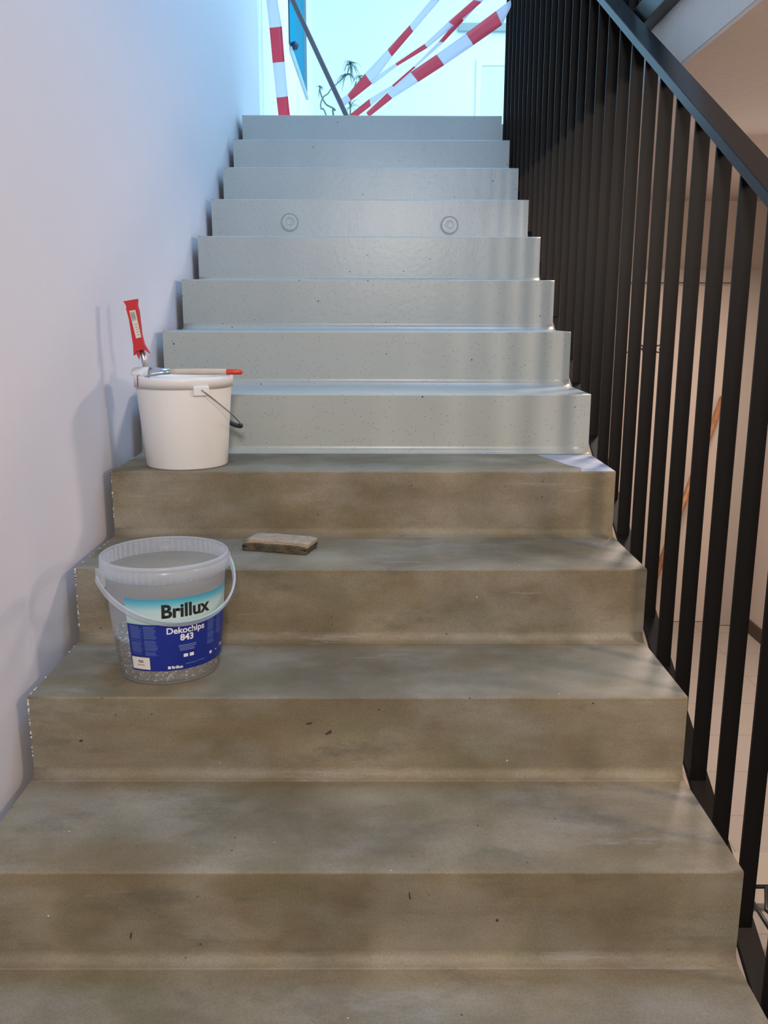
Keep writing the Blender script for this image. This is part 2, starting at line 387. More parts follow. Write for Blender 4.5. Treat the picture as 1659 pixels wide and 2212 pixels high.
for i in range(-4, 12):
    if i < -3: continue
    bm = bmesh.new(); prof = step_profile(i)
    n = len(prof); segs = 26
    xs = [W_ * k / segs for k in range(segs + 1)]
    rings = []
    for x in xs:
        rings.append([bm.verts.new((x, y, z - ZF)) for y, z in prof])
    bm.faces.new(rings[0]); bm.faces.new(list(reversed(rings[-1])))
    for a, b in zip(rings, rings[1:]):
        for k in range(n): bm.faces.new((a[k], b[k], b[(k + 1) % n], a[(k + 1) % n]))
    for f in bm.faces:
        f.material_index = 0
        if abs(f.calc_center_median().x) < 1e-4 or abs(f.calc_center_median().x - W_) < 1e-4: f.material_index = 1
    o = link('step', bm, [M['paint'] if i >= 4 else M['raw'], M['rawedge'] if i < 4 else M['paint']], stairs)
    for pl in o.data.polygons: pl.use_smooth = abs(pl.normal.x) < 0.5 and pl.area < 0.002
    o['label'] = 'light grey painted step' if i >= 4 else 'raw brownish concrete step'
    if i == 8:
        for lx, lz in ((0.3155, 1.255), (0.9635, 1.245)):
            c = bmesh.new(); lathe(c, [(0.0, 0.0015), (0.010, 0.0018), (0.011, 0.0002), (0.0165, 0.0002), (0.018, 0.0022), (0.030, 0.0022), (0.032, -0.001), (0.0345, 0.0022), (0.0365, 0.0012), (0.0375, -0.001), (0.0, -0.001)], 48)
            bmesh.ops.rotate(c, verts=c.verts, matrix=Matrix.Rotation(PI / 2, 3, 'X')); bmesh.ops.translate(c, verts=c.verts, vec=(lx, 8 * T_ - 0.0005, lz - ZF))
            r = link('step_light_cover', c, M['paint'], o, smooth=False); r['label'] = 'round light cover painted over grey'
# little paint dabs and chips that the photograph shows on the steps
def dab(name, label, pts2, origin, ux, uy, material, parent, h=0.0006):
    bm = bmesh.new(); ux = Vector(ux); uy = Vector(uy); nn = ux.cross(uy).normalized(); o0 = Vector(origin)
    a = [bm.verts.new(o0 + ux * p[0] + uy * p[1] + nn * h) for p in pts2]; b = [bm.verts.new(o0 + ux * p[0] + uy * p[1] - nn * 0.0002) for p in pts2]
    n = len(a); bm.faces.new(a); bm.faces.new(list(reversed(b)))
    for k in range(n): bm.faces.new((a[k], b[k], b[(k + 1) % n], a[(k + 1) % n]))
    bmesh.ops.translate(bm, verts=bm.verts, vec=(0, 0, -ZF)); o = link(name, bm, material, parent); o['label'] = label; return o
steps = [c for c in stairs.children]
s3 = steps[6]; s1 = steps[4]; s0 = steps[3]
M['dab'] = mat('bluish_white_primer', (0.37, 0.39, 0.45), 0.6, var=0.1, vscale=40)
dab('primer_patch', 'pale primer patch on the right end of the raw tread', [(1.235, 1.205), (1.2815, 1.205), (1.2815, 0.937), (1.195, 0.937), (1.205, 0.99), (1.180, 1.03), (1.165, 1.09), (1.145, 1.15), (1.128, 1.205)], (0, 0, 3 * R_), (1, 0, 0), (0, 1, 0), M['dab'], s3, 0.0005)
M['scuff'] = mat('dark_scuff', (0.05, 0.045, 0.04), 0.9)
def blob(cx, cy, rx, ry, n=11, rot=0.0):
    out = []
    for k in range(n):
        a = 2 * PI * k / n; f = random.uniform(0.6, 1.1); x = rx * f * math.cos(a); y = ry * f * math.sin(a)
        out.append((cx + x * math.cos(rot) - y * math.sin(rot), cy + x * math.sin(rot) + y * math.cos(rot)))
    return out
for (u, v, rx, ry, rot, si) in ((668, 1563, .009, .003, .2, 1), (711, 1582, .009, .0035, .5, 1), (819, 1533, .0025, .002, 0, 1), (885, 1935, .002, .009, .1, 0), (283, 2022, .002, .008, -.1, 0), (1074, 1988, .003, .003, 0, 0), (175, 1600, .004, .003, 0, 1)):
    p = at(u, v, si * T_); dab('scuff', 'small dark chip', blob(p.x, p.z, rx, ry, rot=rot), (0, si * T_, 0), (1, 0, 0), (0, 0, 1), M['scuff'], steps[3 + si], 0.0005)
# white flakes of old paint along the left edges of the raw steps
M['flake'] = mat('white_paint_flakes', (0.75, 0.74, 0.70), 0.8)
for i in (1, 2, 3):
    bm = bmesh.new()
    for k in range(16):
        z = (i - 1) * R_ + 0.03 + random.random() * 0.135; s = random.uniform(0.0008, 0.0028)
        box(bm, -0.0008, s * 0.8, i * T_ - 0.0012, i * T_ + s, z - ZF, z + s * random.uniform(1, 3.5) - ZF)
    for k in range(10):
        y = i * T_ + random.random() * 0.27; s = random.uniform(0.0008, 0.002)
        box(bm, -0.001, s, y, y + s * 3, i * R_ - 0.002 - ZF, i * R_ + 0.0005 - ZF)
    link('paint_flakes', bm, M['flake'], steps[3 + i])['kind'] = 'stuff'

# ================================================================ RAILINGS
SL = R_ / T_
rail = thing('stair_railing', 'black steel stair railing with flat bars running down the right side of the steps', 'railing', (1.32, 0.0, -0.2))
OFF = Vector((1.32, 0, -0.2))
def rl(bm): bmesh.ops.translate(bm, verts=bm.verts, vec=-OFF); return bm
def sloped(x0, x1, ya, yb, za, zb, bev=0.0):
    """bar parallel to the flight between vertical offsets za and zb above the nosing line"""
    bm = bmesh.new(); extrude_x(bm, [(ya, ya * SL + za), (yb, yb * SL + za), (yb, yb * SL + zb), (ya, ya * SL + zb)], x0, x1)
    if bev: bmesh.ops.bevel(bm, geom=list(bm.edges), offset=bev, segments=2, affect='EDGES')
    return bm
h = link('handrail', rl(sloped(1.302, 1.353, -0.60, 3.60, 0.955, 0.979, 0.0012)), M['steel'], rail); h['label'] = 'flat black handrail'
link('bottom_rail', rl(sloped(1.302, 1.343, -0.60, 3.60, -0.200, -0.188, 0.001)), M['bar'], rail)
for k in range(-5, 27):
    y = 0.198 + 0.1285 * k
    if y > 3.58: continue
    bm = bmesh.new(); y0 = y - 0.006
    extrude_x(bm, [(y0, y0 * SL - 0.188), (y, y * SL - 0.188), (y, y * SL + 0.955), (y0, y0 * SL + 0.955)], 1.3035, 1.3345)
    link('baluster', rl(bm), M['bar'], rail)
gd = thing('landing_guard', 'black steel guard railing fixed along the upper floor edge at the top right', 'railing', (1.38, 1.5, 1.63))
GO = Vector((1.38, 1.5, 1.63))
def gl(bm): bmesh.ops.translate(bm, verts=bm.verts, vec=-GO); return bm
link('bottom_rail', gl(bx(1.362, 1.3995, -1.0, 3.40, 1.628, 1.692, 0.002)), M['steel'], gd)
link('handrail', gl(bx(1.362, 1.3995, -1.0, 3.40, 2.80, 2.824, 0.002)), M['steel'], gd)
for k in range(41):
    y = -0.95 + 0.106 * k
    link('baluster', gl(bx(1.363, 1.3975, y, y + 0.006, 1.692, 2.80)), M['bar'], gd)

# ================================================================ WHITE BUCKET
def on_cyl(az, r, z):     # az measured from the front (-y) towards +x, degrees
    a = math.radians(az); return Vector((r * math.sin(a), -r * math.cos(a), z))
HB = 0.234
wb = thing('bucket', 'white plastic bucket with wire handle standing on the topmost unpainted step', 'bucket', (0.172, 1.042, 3 * R_))
bm = bmesh.new(); lathe(bm, [(0.0, 0.003), (0.099, 0.003), (0.103, 0.0), (0.1055, 0.004), (0.1215, HB - 0.03), (0.1215, HB - 0.002), (0.1195, HB - 0.002), (0.1195, HB - 0.03), (0.1035, 0.008), (0.0, 0.006)], 96)
link('body', bm, M['white'], wb, smooth=True)
bm = bmesh.new(); lathe(bm, [(0.1217, HB - 0.026), (0.1262, HB - 0.028), (0.1268, HB - 0.008), (0.1262, HB), (0.1200, HB), (0.1192, HB - 0.003), (0.1217, HB - 0.004)], 96, closed=True)
link('rim', bm, M['white'], wb, smooth=True)
for s in (0, 180):
    bm = bx(-0.020, 0.020, -0.131, -0.121, HB - 0.044, HB - 0.020, 0.003)
    bmesh.ops.rotate(bm, verts=bm.verts, matrix=Matrix.Rotation(math.radians(31 + s), 3, 'Z')); link('handle_ear', bm, M['white'], wb)
ax = on_cyl(31, 1, 0); sd = on_cyl(121, 1, 0); nn = (sd * 0.79 - Vector((0, 0, 1)) * 0.61)
pts = [Vector((0, 0, HB - 0.030)) + ax * 0.134 * math.cos(t) + nn * 0.182 * math.sin(t) for t in [PI * k / 40 for k in range(41)]]
bm = bmesh.new(); tube(bm, [pts[0] - ax * 0.008] + pts + [pts[-1] + ax * 0.008], 0.0016, 8); bail = link('wire_handle', bm, M['wire'], wb, smooth=True)
bm = bmesh.new(); tube(bm, [pts[k] for k in range(16, 25)], 0.0065, 14); link('grip', bm, M['black'], bail, smooth=True)

# the flat brush lying across the rim
def brush_parts(root, L, scale=1.0, tip=True):
    """built along +x: bristles at 0, handle end at L"""
    bm = bmesh.new()
    secs = [(0.0, 0.012, 0.002), (0.004, 0.015, 0.004), (0.02, 0.017, 0.006), (0.05, 0.016, 0.0075)]
    prev = None
    for x, hw, ht in secs:
        ring = [bm.verts.new((x, hw * math.cos(a), ht * math.sin(a))) for a in [2 * PI * k / 16 for k in range(16)]]
        if prev:
            for k in range(16): bm.faces.new((prev[k], prev[(k + 1) % 16], ring[(k + 1) % 16], ring[k]))
        else: bm.faces.new(ring)
        prev = ring
    bm.faces.new(prev); link('bristles', bm, M['bristle'], root, smooth=True)
    bm = bmesh.new(); prev = None
    for x, hw, ht in ((0.046, 0.0168, 0.0082), (0.055, 0.0165, 0.008), (0.075, 0.011, 0.0072), (0.100, 0.0072, 0.0066)):
        ring = [bm.verts.new((x, hw * math.cos(a), ht * math.sin(a))) for a in [2 * PI * k / 16 for k in range(16)]]
        if prev:
            for k in range(16): bm.faces.new((prev[k], prev[(k + 1) % 16], ring[(k + 1) % 16], ring[k]))
        else: bm.faces.new(ring)
        prev = ring
    bm.faces.new(prev); link('ferrule', bm, M['chrome'], root, smooth=True)
    bm = bmesh.new(); tube(bm, [(0.099, 0, 0), (0.12, 0, 0), (0.17, 0, 0), (0.215, 0, 0), (L - 0.040, 0, 0)], [0.0062, 0.0072, 0.0080, 0.0078, 0.0072], 16); link('handle', bm, M['beige_wood'], root, smooth=True)
    if tip:
        bm = bmesh.new(); tube(bm, [(L - 0.0405, 0, 0), (L - 0.039, 0, 0), (L - 0.004, 0, 0), (L, 0, 0)], [0.0072, 0.0076, 0.0072, 0.0045], 16); o = link('handle_tip', bm, M['red_tip'], root, smooth=True); o['label'] = 'red tip of the handle'
br1 = thing('paint_brush', 'paint brush with a wooden red-tipped handle lying across the rim of the white bucket', 'brush', (0.042, 1.025, 3 * R_ + HB + 0.0100))
brush_parts(br1, 0.287)
br1.rotation_euler = (math.radians(38), 0, math.radians(-2))

# the brush standing in the bucket in its red card sleeve
p0 = Vector((0.105, 1.055, 3 * R_ + 0.008)); p1 = Vector((0.048, 1.050, 3 * R_ + HB + 0.190))
br2 = thing('paint_brush', 'upright paint brush in a red card sleeve standing inside the white bucket', 'brush', p0)
D = (p1 - p0); Ln = D.length; D.normalize()
bm = bmesh.new(); tube(bm, [(0, 0, 0), D * 0.15], [0.006, 0.0065], 14); link('handle', bm, M['beige_wood'], br2, smooth=True)
bm = bmesh.new(); tube(bm, [D * 0.14, D * (Ln - 0.155), D * (Ln - 0.120)], [0.006, 0.0075, 0.009], 16); link('ferrule', bm, M['chrome'], br2, smooth=True)
def tagpt(u, v, dy): q = at(u, v, 1.05); return Vector((q.x, 1.05 + dy, q.z)) - p0
out = [(271, 651), (300, 646), (299.5, 660), (303, 672), (309, 722), (314, 742), (326, 763), (318, 756), (309, 755), (299, 758), (293, 767), (292, 745), (283, 690), (277, 668), (277, 661)]
bm = bmesh.new(); fr = [bm.verts.new(tagpt(u, v, -0.020)) for u, v in out]; bk = [bm.verts.new(tagpt(u, v, -0.004)) for u, v in out]
bm.faces.new(fr); bm.faces.new(list(reversed(bk)))
for k in range(len(out)): bm.faces.new((fr[k], bk[k], bk[(k + 1) % len(out)], fr[(k + 1) % len(out)]))
sl = link('card_sleeve', bm, M['red'], br2); sl['label'] = 'red card sleeve with white price label'
bm = bmesh.new()
def quadslab(bm, uv, d0, d1):
    a = [bm.verts.new(tagpt(u, v, d0)) for u, v in uv]; b = [bm.verts.new(tagpt(u, v, d1)) for u, v in uv]
    bm.faces.new(a); bm.faces.new(list(reversed(b)))
    for k in range(len(uv)): bm.faces.new((a[k], b[k], b[(k + 1) % len(uv)], a[(k + 1) % len(uv)]))
quadslab(bm, [(284, 671.5), (297, 669.5), (309.5, 728), (298.5, 730.5)], -0.0208, -0.0198); lb = link('price_label', bm, M['paper'], sl)
bm = bmesh.new()
for k in range(8):
    a, b = 0.06 + 0.04 * k, 0.06 + 0.04 * k + random.uniform(0.012, 0.03)
    L = lambda t: ((284 + 14.5 * t) + 1.2, 671.5 + 59 * t); Rr = lambda t: ((297 + 12.5 * t) - 2.5, 669.5 + 58.5 * t)
    quadslab(bm, [L(a), Rr(a), Rr(b), L(b)], -0.0212, -0.0206)
for a in (0.50, 0.60, 0.68, 0.78, 0.88):
    quadslab(bm, [(L(a)[0] + 3, L(a)[1]), Rr(a), Rr(a + .02), (L(a + .02)[0] + 3, L(a + .02)[1])], -0.0212, -0.0206)
link('barcode', bm, M['greyink'], lb)
bm = bmesh.new()
quadslab(bm, [(297, 764), (301, 757), (304.5, 760), (303, 776)], -0.012, -0.008)
link('card_tab', bm, M['red'], sl)
bm = bmesh.new(); e = Vector((0.172, 1.042, 3 * R_)) - p0
ribbon(bm, [e + on_cyl(-50, 0.1215, HB + 0.006), e + on_cyl(-50, 0.1285, HB + 0.003), e + on_cyl(-50, 0.1288, HB - 0.012), e + on_cyl(-51, 0.1284, HB - 0.024)], [on_cyl(40, 1, 0)] * 4, 0.0035, 0.0008)
link('card_strip', bm, M['red'], sl)

# ================================================================ CLEAR BUCKET
HC = 0.250
cb = thing('bucket', 'translucent plastic bucket with a blue and white paint chips label on the lower step', 'bucket', (0.240, 0.472, R_))
RB0, RB1 = 0.104, 0.1225
rz = lambda z: RB0 + (RB1 - RB0) * z / (HC - 0.03)
bm = bmesh.new(); lathe(bm, [(0.0, 0.002), (RB0 - 0.006, 0.002), (RB0 - 0.002, 0.0), (RB0, 0.004), (rz(HC - 0.03), HC - 0.03), (RB1 + 0.0015, HC - 0.004)], 96)
link('body', bm, M['clear'], cb, smooth=True)
bm = bmesh.new(); RO = 0.1300
lathe(bm, [(RO - 0.0022, HC - 0.034), (RO - 0.0005, HC - 0.034), (RO, HC - 0.012), (RO - 0.001, HC - 0.011), (RO - 0.001, HC - 0.009), (RO, HC - 0.008), (RO - 0.0005, HC - 0.002), (RO - 0.003, HC), (RB1 + 0.002, HC - 0.001), (RB1 + 0.0015, HC - 0.004), (RB1 + 0.003, HC - 0.004), (RO - 0.002, HC - 0.005)], 120)
rm_ = link('rim', bm, M['clear_rim'], cb, smooth=True)
bm = bmesh.new()
for k in range(60):
    az = k * 6; p = on_cyl(az, 0.1262, 0); t = on_cyl(az + 90, 1, 0)
    vs = box(bm, -0.0006, 0.0006, -0.0034, 0.0030, HC - 0.033, HC - 0.006)
    for v in vs:
        x, y, z = v.co; v.co = p + t * x + on_cyl(az, 1, 0) * (-y) + Vector((0, 0, z))
link('rim_ribs', bm, M['clear_rim'], rm_)
for s in (-55, 125):
    bm = bx(-0.019, 0.019, -0.139, -0.1302, HC - 0.050, HC - 0.018, 0.003)
    bmesh.ops.rotate(bm, verts=bm.verts, matrix=Matrix.Rotation(math.radians(s), 3, 'Z')); link('handle_ear', bm, M['clear_rim'], cb)
ax = on_cyl(-55, 1, 0); sd = on_cyl(35, 1, 0); nn = sd * 0.83 - Vector((0, 0, 1)) * 0.557
pts = [Vector((0, 0, HC - 0.034)) + ax * 0.1425 * math.cos(t) + nn * 0.150 * math.sin(t) for t in [PI * k / 44 for k in range(45)]]
dirs = [(-sd * 0.557 - Vector((0, 0, 1)) * 0.83) for _ in pts]
bm = bmesh.new(); ribbon(bm, pts, dirs, 0.0125, 0.0042); link('strap_handle', bm, M['clear_rim'], cb, smooth=False)

# label wrapped round the body
def wrap_quad(bm, a0, a1, z0, z1, eps, n=40, mi=0, nz=1):
    g = []
    for j in range(nz + 1):
        z = z0 + (z1 - z0) * j / nz
        g.append([bm.verts.new(on_cyl(a0 + (a1 - a0) * k / n, rz(z) + eps, z)) for k in range(n + 1)])
    for j in range(nz):
        for k in range(n): bm.faces.new((g[j][k], g[j][k + 1], g[j + 1][k + 1], g[j + 1][k])).material_index = mi
LA0, LA1, LZ0, LZM, LZ1 = -29, 100, 0.031, 0.131, 0.184
M['sky'] = label_top_mat(LZM, LZ1)
bm = bmesh.new(); wrap_quad(bm, LA0, LA1, LZM, LZ1, 0.0006, 60); lab = link('label', bm, M['sky'], cb, smooth=True); lab['label'] = 'printed paper label, sky blue above and dark blue below'
bm = bmesh.new(); wrap_quad(bm, LA0, LA1, LZ0, LZM, 0.0006, 60); link('blue_panel', bm, M['blue'], lab, smooth=True)
def wrap_text(name, body, size, az, z, material, eps, bold=0.0, sx=1.0, skew=0.0):
    me = text_mesh(body, size, bold); bm = bmesh.new(); bm.from_mesh(me)
    for v in bm.verts:
        zz = z + v.co.y; a = az + math.degrees(v.co.x * sx / rz(zz)); v.co = on_cyl(a, rz(zz) + eps, zz)
    return link(name, bm, material, lab)
wrap_text('brand_lettering', 'Brillux', 0.0385, 32, 0.1455, M['ink'], 0.0011, 0.0013, 1.0)
wrap_text('product_lettering', 'Dekochips', 0.0185, 31.5, 0.1105, M['whiteink'], 0.0011, 0.0004, 1.0)
wrap_text('number_lettering', '843', 0.0185, 32, 0.0945, M['whiteink'], 0.0011, 0.0006, 1.0)
wrap_text('small_brand_lettering', 'Brillux', 0.0085, 21, 0.0352, M['whiteink'], 0.0011, 0.0003)
wrap_text('weight_lettering', '5 kg', 0.0095, 84, 0.052, M['whiteink'], 0.0011, 0.0003)
for k in range(4):
    bm = bmesh.new(); wrap_quad(bm, 23 + 0.5 * k, 23 + 0.5 * k + random.uniform(15, 19), 0.0830 - 0.0035 * k, 0.0840 - 0.0035 * k, 0.001, 8); link('print_line', bm, M['paleink2'], lab)
for a in (28, 34.5):
    bm = bmesh.new(); wrap_quad(bm, a, a + 4.6, 0.0575, 0.0645, 0.001, 4); link('white_square', bm, M['whiteink'], lab)
for a, a2, z, zt in ((30, 42, 0.0420, 0.0426), (43, 53, 0.0430, 0.0436)):
    bm = bmesh.new(); wrap_quad(bm, a, a2, z, zt, 0.001, 6); link('print_line', bm, M['paleink2'], lab)
for a, a2, z, zt in ((60, 63.5, 0.048, 0.054), (70, 73, 0.0505, 0.052), (11.4, 14.2, 0.035, 0.041)):
    bm = bmesh.new(); wrap_quad(bm, a, a2, z, zt, 0.001, 3); link('printed_symbol', bm, M['whiteink'], lab)
for c0, c1, zt, zb in ((-26, -12.5, 0.127, 0.065), (-11, 3, 0.127, 0.065), (56, 67, 0.127, 0.072), (70, 80, 0.127, 0.085)):
    z = zt; bm = bmesh.new()
    while z > zb:
        if random.random() > 0.12: wrap_quad(bm, c0, c0 + (c1 - c0) * random.uniform(0.75, 1), z - 0.0010, z, 0.0009, 8)
        z -= 0.0021
    link('text_block', bm, M['paleink'], lab)['kind'] = 'stuff'
bm = bmesh.new(); wrap_quad(bm, -27.5, -7, 0.0345, 0.0605, 0.0012, 12); stk = link('sticker', bm, M['paper'], lab); stk['label'] = 'white batch sticker'
wrap_text('sticker_number', '920', 0.0072, -17, 0.0490, M['ink'], 0.0016, 0.0002)
wrap_text('sticker_text', 'Gemisch', 0.0042, -17, 0.0430, M['greyink'], 0.0016, 0.0001)

# the flakes inside
bm = bmesh.new(); HF = 0.085
random.seed(3)
lathe(bm, [(0.0, 0.0045), (RB0 - 0.006, 0.0045), (RB0 - 0.0022, 0.008), (rz(HF) - 0.0022, HF)], 96)
rings = [[(r * math.cos(a), r * math.sin(a)) for a in [2 * PI * k / 96 for k in range(96)]] for r in (rz(HF) - 0.0022, 0.10, 0.085, 0.065, 0.04, 0.02)]
prev = None
for q, rg in enumerate(rings):
    vs = [bm.verts.new((x, y, HF + (0 if q == 0 else random.uniform(-0.002, 0.002) + 0.004 * math.sin(x * 40) - 0.01 * (1 - q / 8)))) for x, y in rg]
    if prev:
        for k in range(96): bm.faces.new((prev[k], prev[(k + 1) % 96], vs[(k + 1) % 96], vs[k]))
    prev = vs
bm.faces.new(prev); bmesh.ops.remove_doubles(bm, verts=bm.verts, dist=1e-5)
o = link('paint_flakes', bm, M['chips'], None); o.location = (0.240, 0.472, R_)
tag(o, 'grey speckled decorative flakes filling the bottom of the translucent bucket', 'flakes', kind='stuff')

# ================================================================ SCOURING PAD
pd = thing('scouring_pad', 'dusty beige and olive scouring pad lying on the bare tread behind the translucent bucket', 'sponge', (0.44, 0.80, 2 * R_))
a = math.atan2(0.725 - 0.771, 0.16)
def padbox(x0, x1, y0, y1, z0, z1, bev):
    bm = bx(x0, x1, y0, y1, z0, z1, 0)
    bmesh.ops.subdivide_edges(bm, edges=list(bm.edges), cuts=9, use_grid_fill=True)
    for v in bm.verts:
        e = max(abs(v.co.x) / x1, 0) ** 10; v.co.z -= 0.004 * e * (v.co.z > 0.012); v.co += Vector((random.uniform(-1, 1), random.uniform(-1, 1), random.uniform(-1, 1))) * 0.0009
        if v.co.z < 0.0006: v.co.z = 0.0006
    bmesh.ops.rotate(bm, verts=bm.verts, matrix=Matrix.Rotation(a, 3, 'Z')); return bm
link('scouring_layer', padbox(-0.082, 0.082, -0.040, 0.036, 0.0006, 0.019, 0), M['padbot'], pd, smooth=True)['label'] = 'dark olive scouring layer'
link('foam_layer', padbox(-0.080, 0.083, -0.033, 0.040, 0.0185, 0.027, 0), M['padtop'], pd, smooth=True)['label'] = 'pale dusty foam layer'

# ================================================================ UPPER HALL: pole, tape, plant
pole = bmesh.new(); pa = at(745, 243, 4.5); pb = at(632, 0, 4.5); dv = (pa - pb).normalized()
lo = pa + dv * ((ZL + 0.004 - pa.z) / dv.z); hi = pa + dv * ((0.0 - pa.x) / dv.x)
tube(pole, [lo, hi], 0.015, 12); tag(link('pole', pole, M['pole'], None, smooth=True), 'slim grey-brown pole leaning against the left wall at the top of the stairs', 'pole')

def tape(label, quads, Yf, name='barrier_tape'):
    """quads: list of (colour, [(ux,uy),(lx,ly)] start edge, end edge) in order along the tape; Yf gives the depth by column"""
    root = thing(name, label, 'tape', (0, 0, 0), 'red and white barrier tapes')
    o0 = None
    for colr, e0, e1 in quads:
        P = [Vector(at(u, v, Yf(u, v))) for u, v in (e0[0], e0[1], e1[1], e1[0])]
        if o0 is None: o0 = P[0].copy(); root.location = o0
        bm = bmesh.new(); nrm = (P[1] - P[0]).cross(P[2] - P[0]).normalized() * 0.0003
        n = 6; top = []; bot = []
        for k in range(n + 1):
            t = k / n; A = P[0].lerp(P[3], t); B = P[1].lerp(P[2], t); row = []; row2 = []
            for j in range(4):
                q = A.lerp(B, j / 3) + nrm.normalized() * 0.003 * math.sin(j / 3 * PI) * math.sin(t * 5 + j)
                row.append(bm.verts.new(q + nrm - o0)); row2.append(bm.verts.new(q - nrm - o0))
            top.append(row); bot.append(row2)
        for k in range(n):
            for j in range(3):
                bm.faces.new((top[k][j], top[k][j + 1], top[k + 1][j + 1], top[k + 1][j])); bm.faces.new((bot[k][j], bot[k + 1][j], bot[k + 1][j + 1], bot[k][j + 1]))
            bm.faces.new((top[k][0], top[k + 1][0], bot[k + 1][0], bot[k][0])); bm.faces.new((top[k][3], bot[k][3], bot[k + 1][3], top[k + 1][3]))
        link('red_band' if colr == 'r' else 'white_band', bm, M['tape_red'] if colr == 'r' else M['tape_white'], root, smooth=True)
    return root
def chain(cols, ups, los):
    return [(c, (ups[i], los[i]), (ups[i + 1], los[i + 1])) for i, c in enumerate(cols)]
def z1(x, y): return (520 + x / 2.765, y / 2.765)      # positions read off the enlarged photograph
Yr = lambda u, v: 4.48 - (u - 735) / 350 * 1.18
Yr2 = lambda u, v: 4.52 - (u - 735) / 350 * 1.10
Yr3 = lambda u, v: 4.56 - (u - 735) / 350 * 1.02
t_ = tape('wide red and white barrier tape, lowest and nearest of those strung to the black railing', chain('rwrwrwr',
    [z1(1604, 10), z1(1525, 65), z1(1345, 200), z1(1170, 325), z1(1015, 430), z1(875, 555), z1(772, 640), z1(655, 720)][1:] if False else
    [z1(1525, 65), z1(1345, 200), z1(1170, 325), z1(1015, 430), z1(875, 555), z1(772, 640), z1(640, 745)],
    [z1(1560, 150), z1(1390, 270), z1(1215, 390), z1(1060, 490), z1(905, 588), z1(755, 680), z1(680, 745)]) if False else
    [('w', (z1(1612, 0), z1(1612, 45)), (z1(1525, 65), z1(1560, 150)))] + chain('rwrwr',
    [z1(1525, 65), z1(1345, 200), z1(1170, 325), z1(1015, 430), z1(875, 555), z1(750, 672)],
    [z1(1560, 150), z1(1390, 270), z1(1215, 390), z1(1060, 490), z1(905, 588), z1(765, 700)]), Yr)
tape('red and white barrier tape around the pole foot, uppermost of those strung right', chain('wrwrwr',
    [z1(585, 600), z1(638, 565), z1(742, 440), z1(878, 295), z1(1010, 150), z1(1135, 0), z1(1165, -60)],
    [z1(608, 640), z1(660, 600), z1(785, 500), z1(903, 338), z1(1030, 188), z1(1190, 0), z1(1215, -60)]), Yr3)
tape('narrow folded red and white barrier tape between the uppermost and the lowest tape', chain('wrwrw',
    [z1(775, 480), z1(925, 378), z1(1098, 262), z1(1240, 130), z1(1390, 0), z1(1450, -60)],
    [z1(790, 505), z1(935, 394), z1(1116, 285), z1(1275, 152), z1(1440, 12), z1(1500, -50)]), Yr2)
tape('twisted red and white barrier tape running just above the lowest tape', chain('rwrwrw',
    [z1(650, 685), z1(770, 590), z1(905, 508), z1(1035, 395), z1(1182, 250), z1(1320, 85), z1(1400, 0)],
    [z1(690, 700), z1(778, 632), z1(912, 520), z1(1045, 402), z1(1212, 252), z1(1330, 125), z1(1445, 0)]), lambda u, v: Yr2(u, v) + 0.03)
tape('red and white barrier tape hanging straight down beside the hall window', chain('rwrwr',
    [(569, -80), (575, -2), (582, 60), (589, 136), (597, 211), (603, 262)],
    [(595, -80), (599, -2), (609, 57), (615, 133), (622, 208), (628, 262)]), lambda u, v: 4.6)

# potted plant with long curling stems at the back of the hall
PY = 6.9
pl = thing('potted_plant', 'spindly dragon tree with curling bare stems and drooping leaf tufts in the hall', 'plant', (at(740, 245, PY).x, PY, ZL))
PO = Vector(pl.location)
bm = bmesh.new(); lathe(bm, [(0.0, 0.0), (0.11, 0.0), (0.15, 0.26), (0.165, 0.26), (0.165, 0.30), (0.15, 0.30), (0.145, 0.27), (0.0, 0.27)], 40); link('pot', bm, M['terracotta'], pl, smooth=False)
bm = bmesh.new(); lathe(bm, [(0.0, 0.275), (0.143, 0.272)], 40); link('soil', bm, M['soil'], pl)
def px(lst, dy=0.0): return [at(600 + x / 8.85, y / 8.85, PY + dy) - PO for x, y in lst]
base = Vector((0, 0, 0.27))
def smoothpts(P):
    out = []
    for i in range(len(P) - 1):
        a_, b_, c_, d_ = P[max(i - 1, 0)], P[i], P[i + 1], P[min(i + 2, len(P) - 1)]
        for k in range(6):
            t = k / 6; out.append(0.5 * ((2 * b_) + (c_ - a_) * t + (2 * a_ - 5 * b_ + 4 * c_ - d_) * t * t + (-a_ + 3 * b_ - 3 * c_ + d_) * t ** 3))
    return out + [P[-1]]
def stem(P, r0, r1):
    P = smoothpts(P); bm = bmesh.new(); n = len(P); tube(bm, P, [r0 + (r1 - r0) * k / n for k in range(n)], 7); link('stem', bm, M['stem'], pl, smooth=True)
stem([base + Vector((-0.02, 0, 0)), *px([(920, 2190), (830, 2080), (830, 1950), (880, 1850), (960, 1790), (1030, 1690), (1120, 1610), (1270, 1470), (1320, 1430), (1390, 1250)])], 0.007, 0.004)
stem([base + Vector((0.02, 0, 0)), *px([(1060, 2180), (1100, 2110), (1040, 2060), (930, 2000), (860, 1890), (810, 1750), (805, 1680)], 0.06)], 0.009, 0.006)
stem([base + Vector((0.03, -0.03, 0)), *px([(1385, 2190), (1390, 1950), (1500, 1560)], -0.03)], 0.008, 0.005)
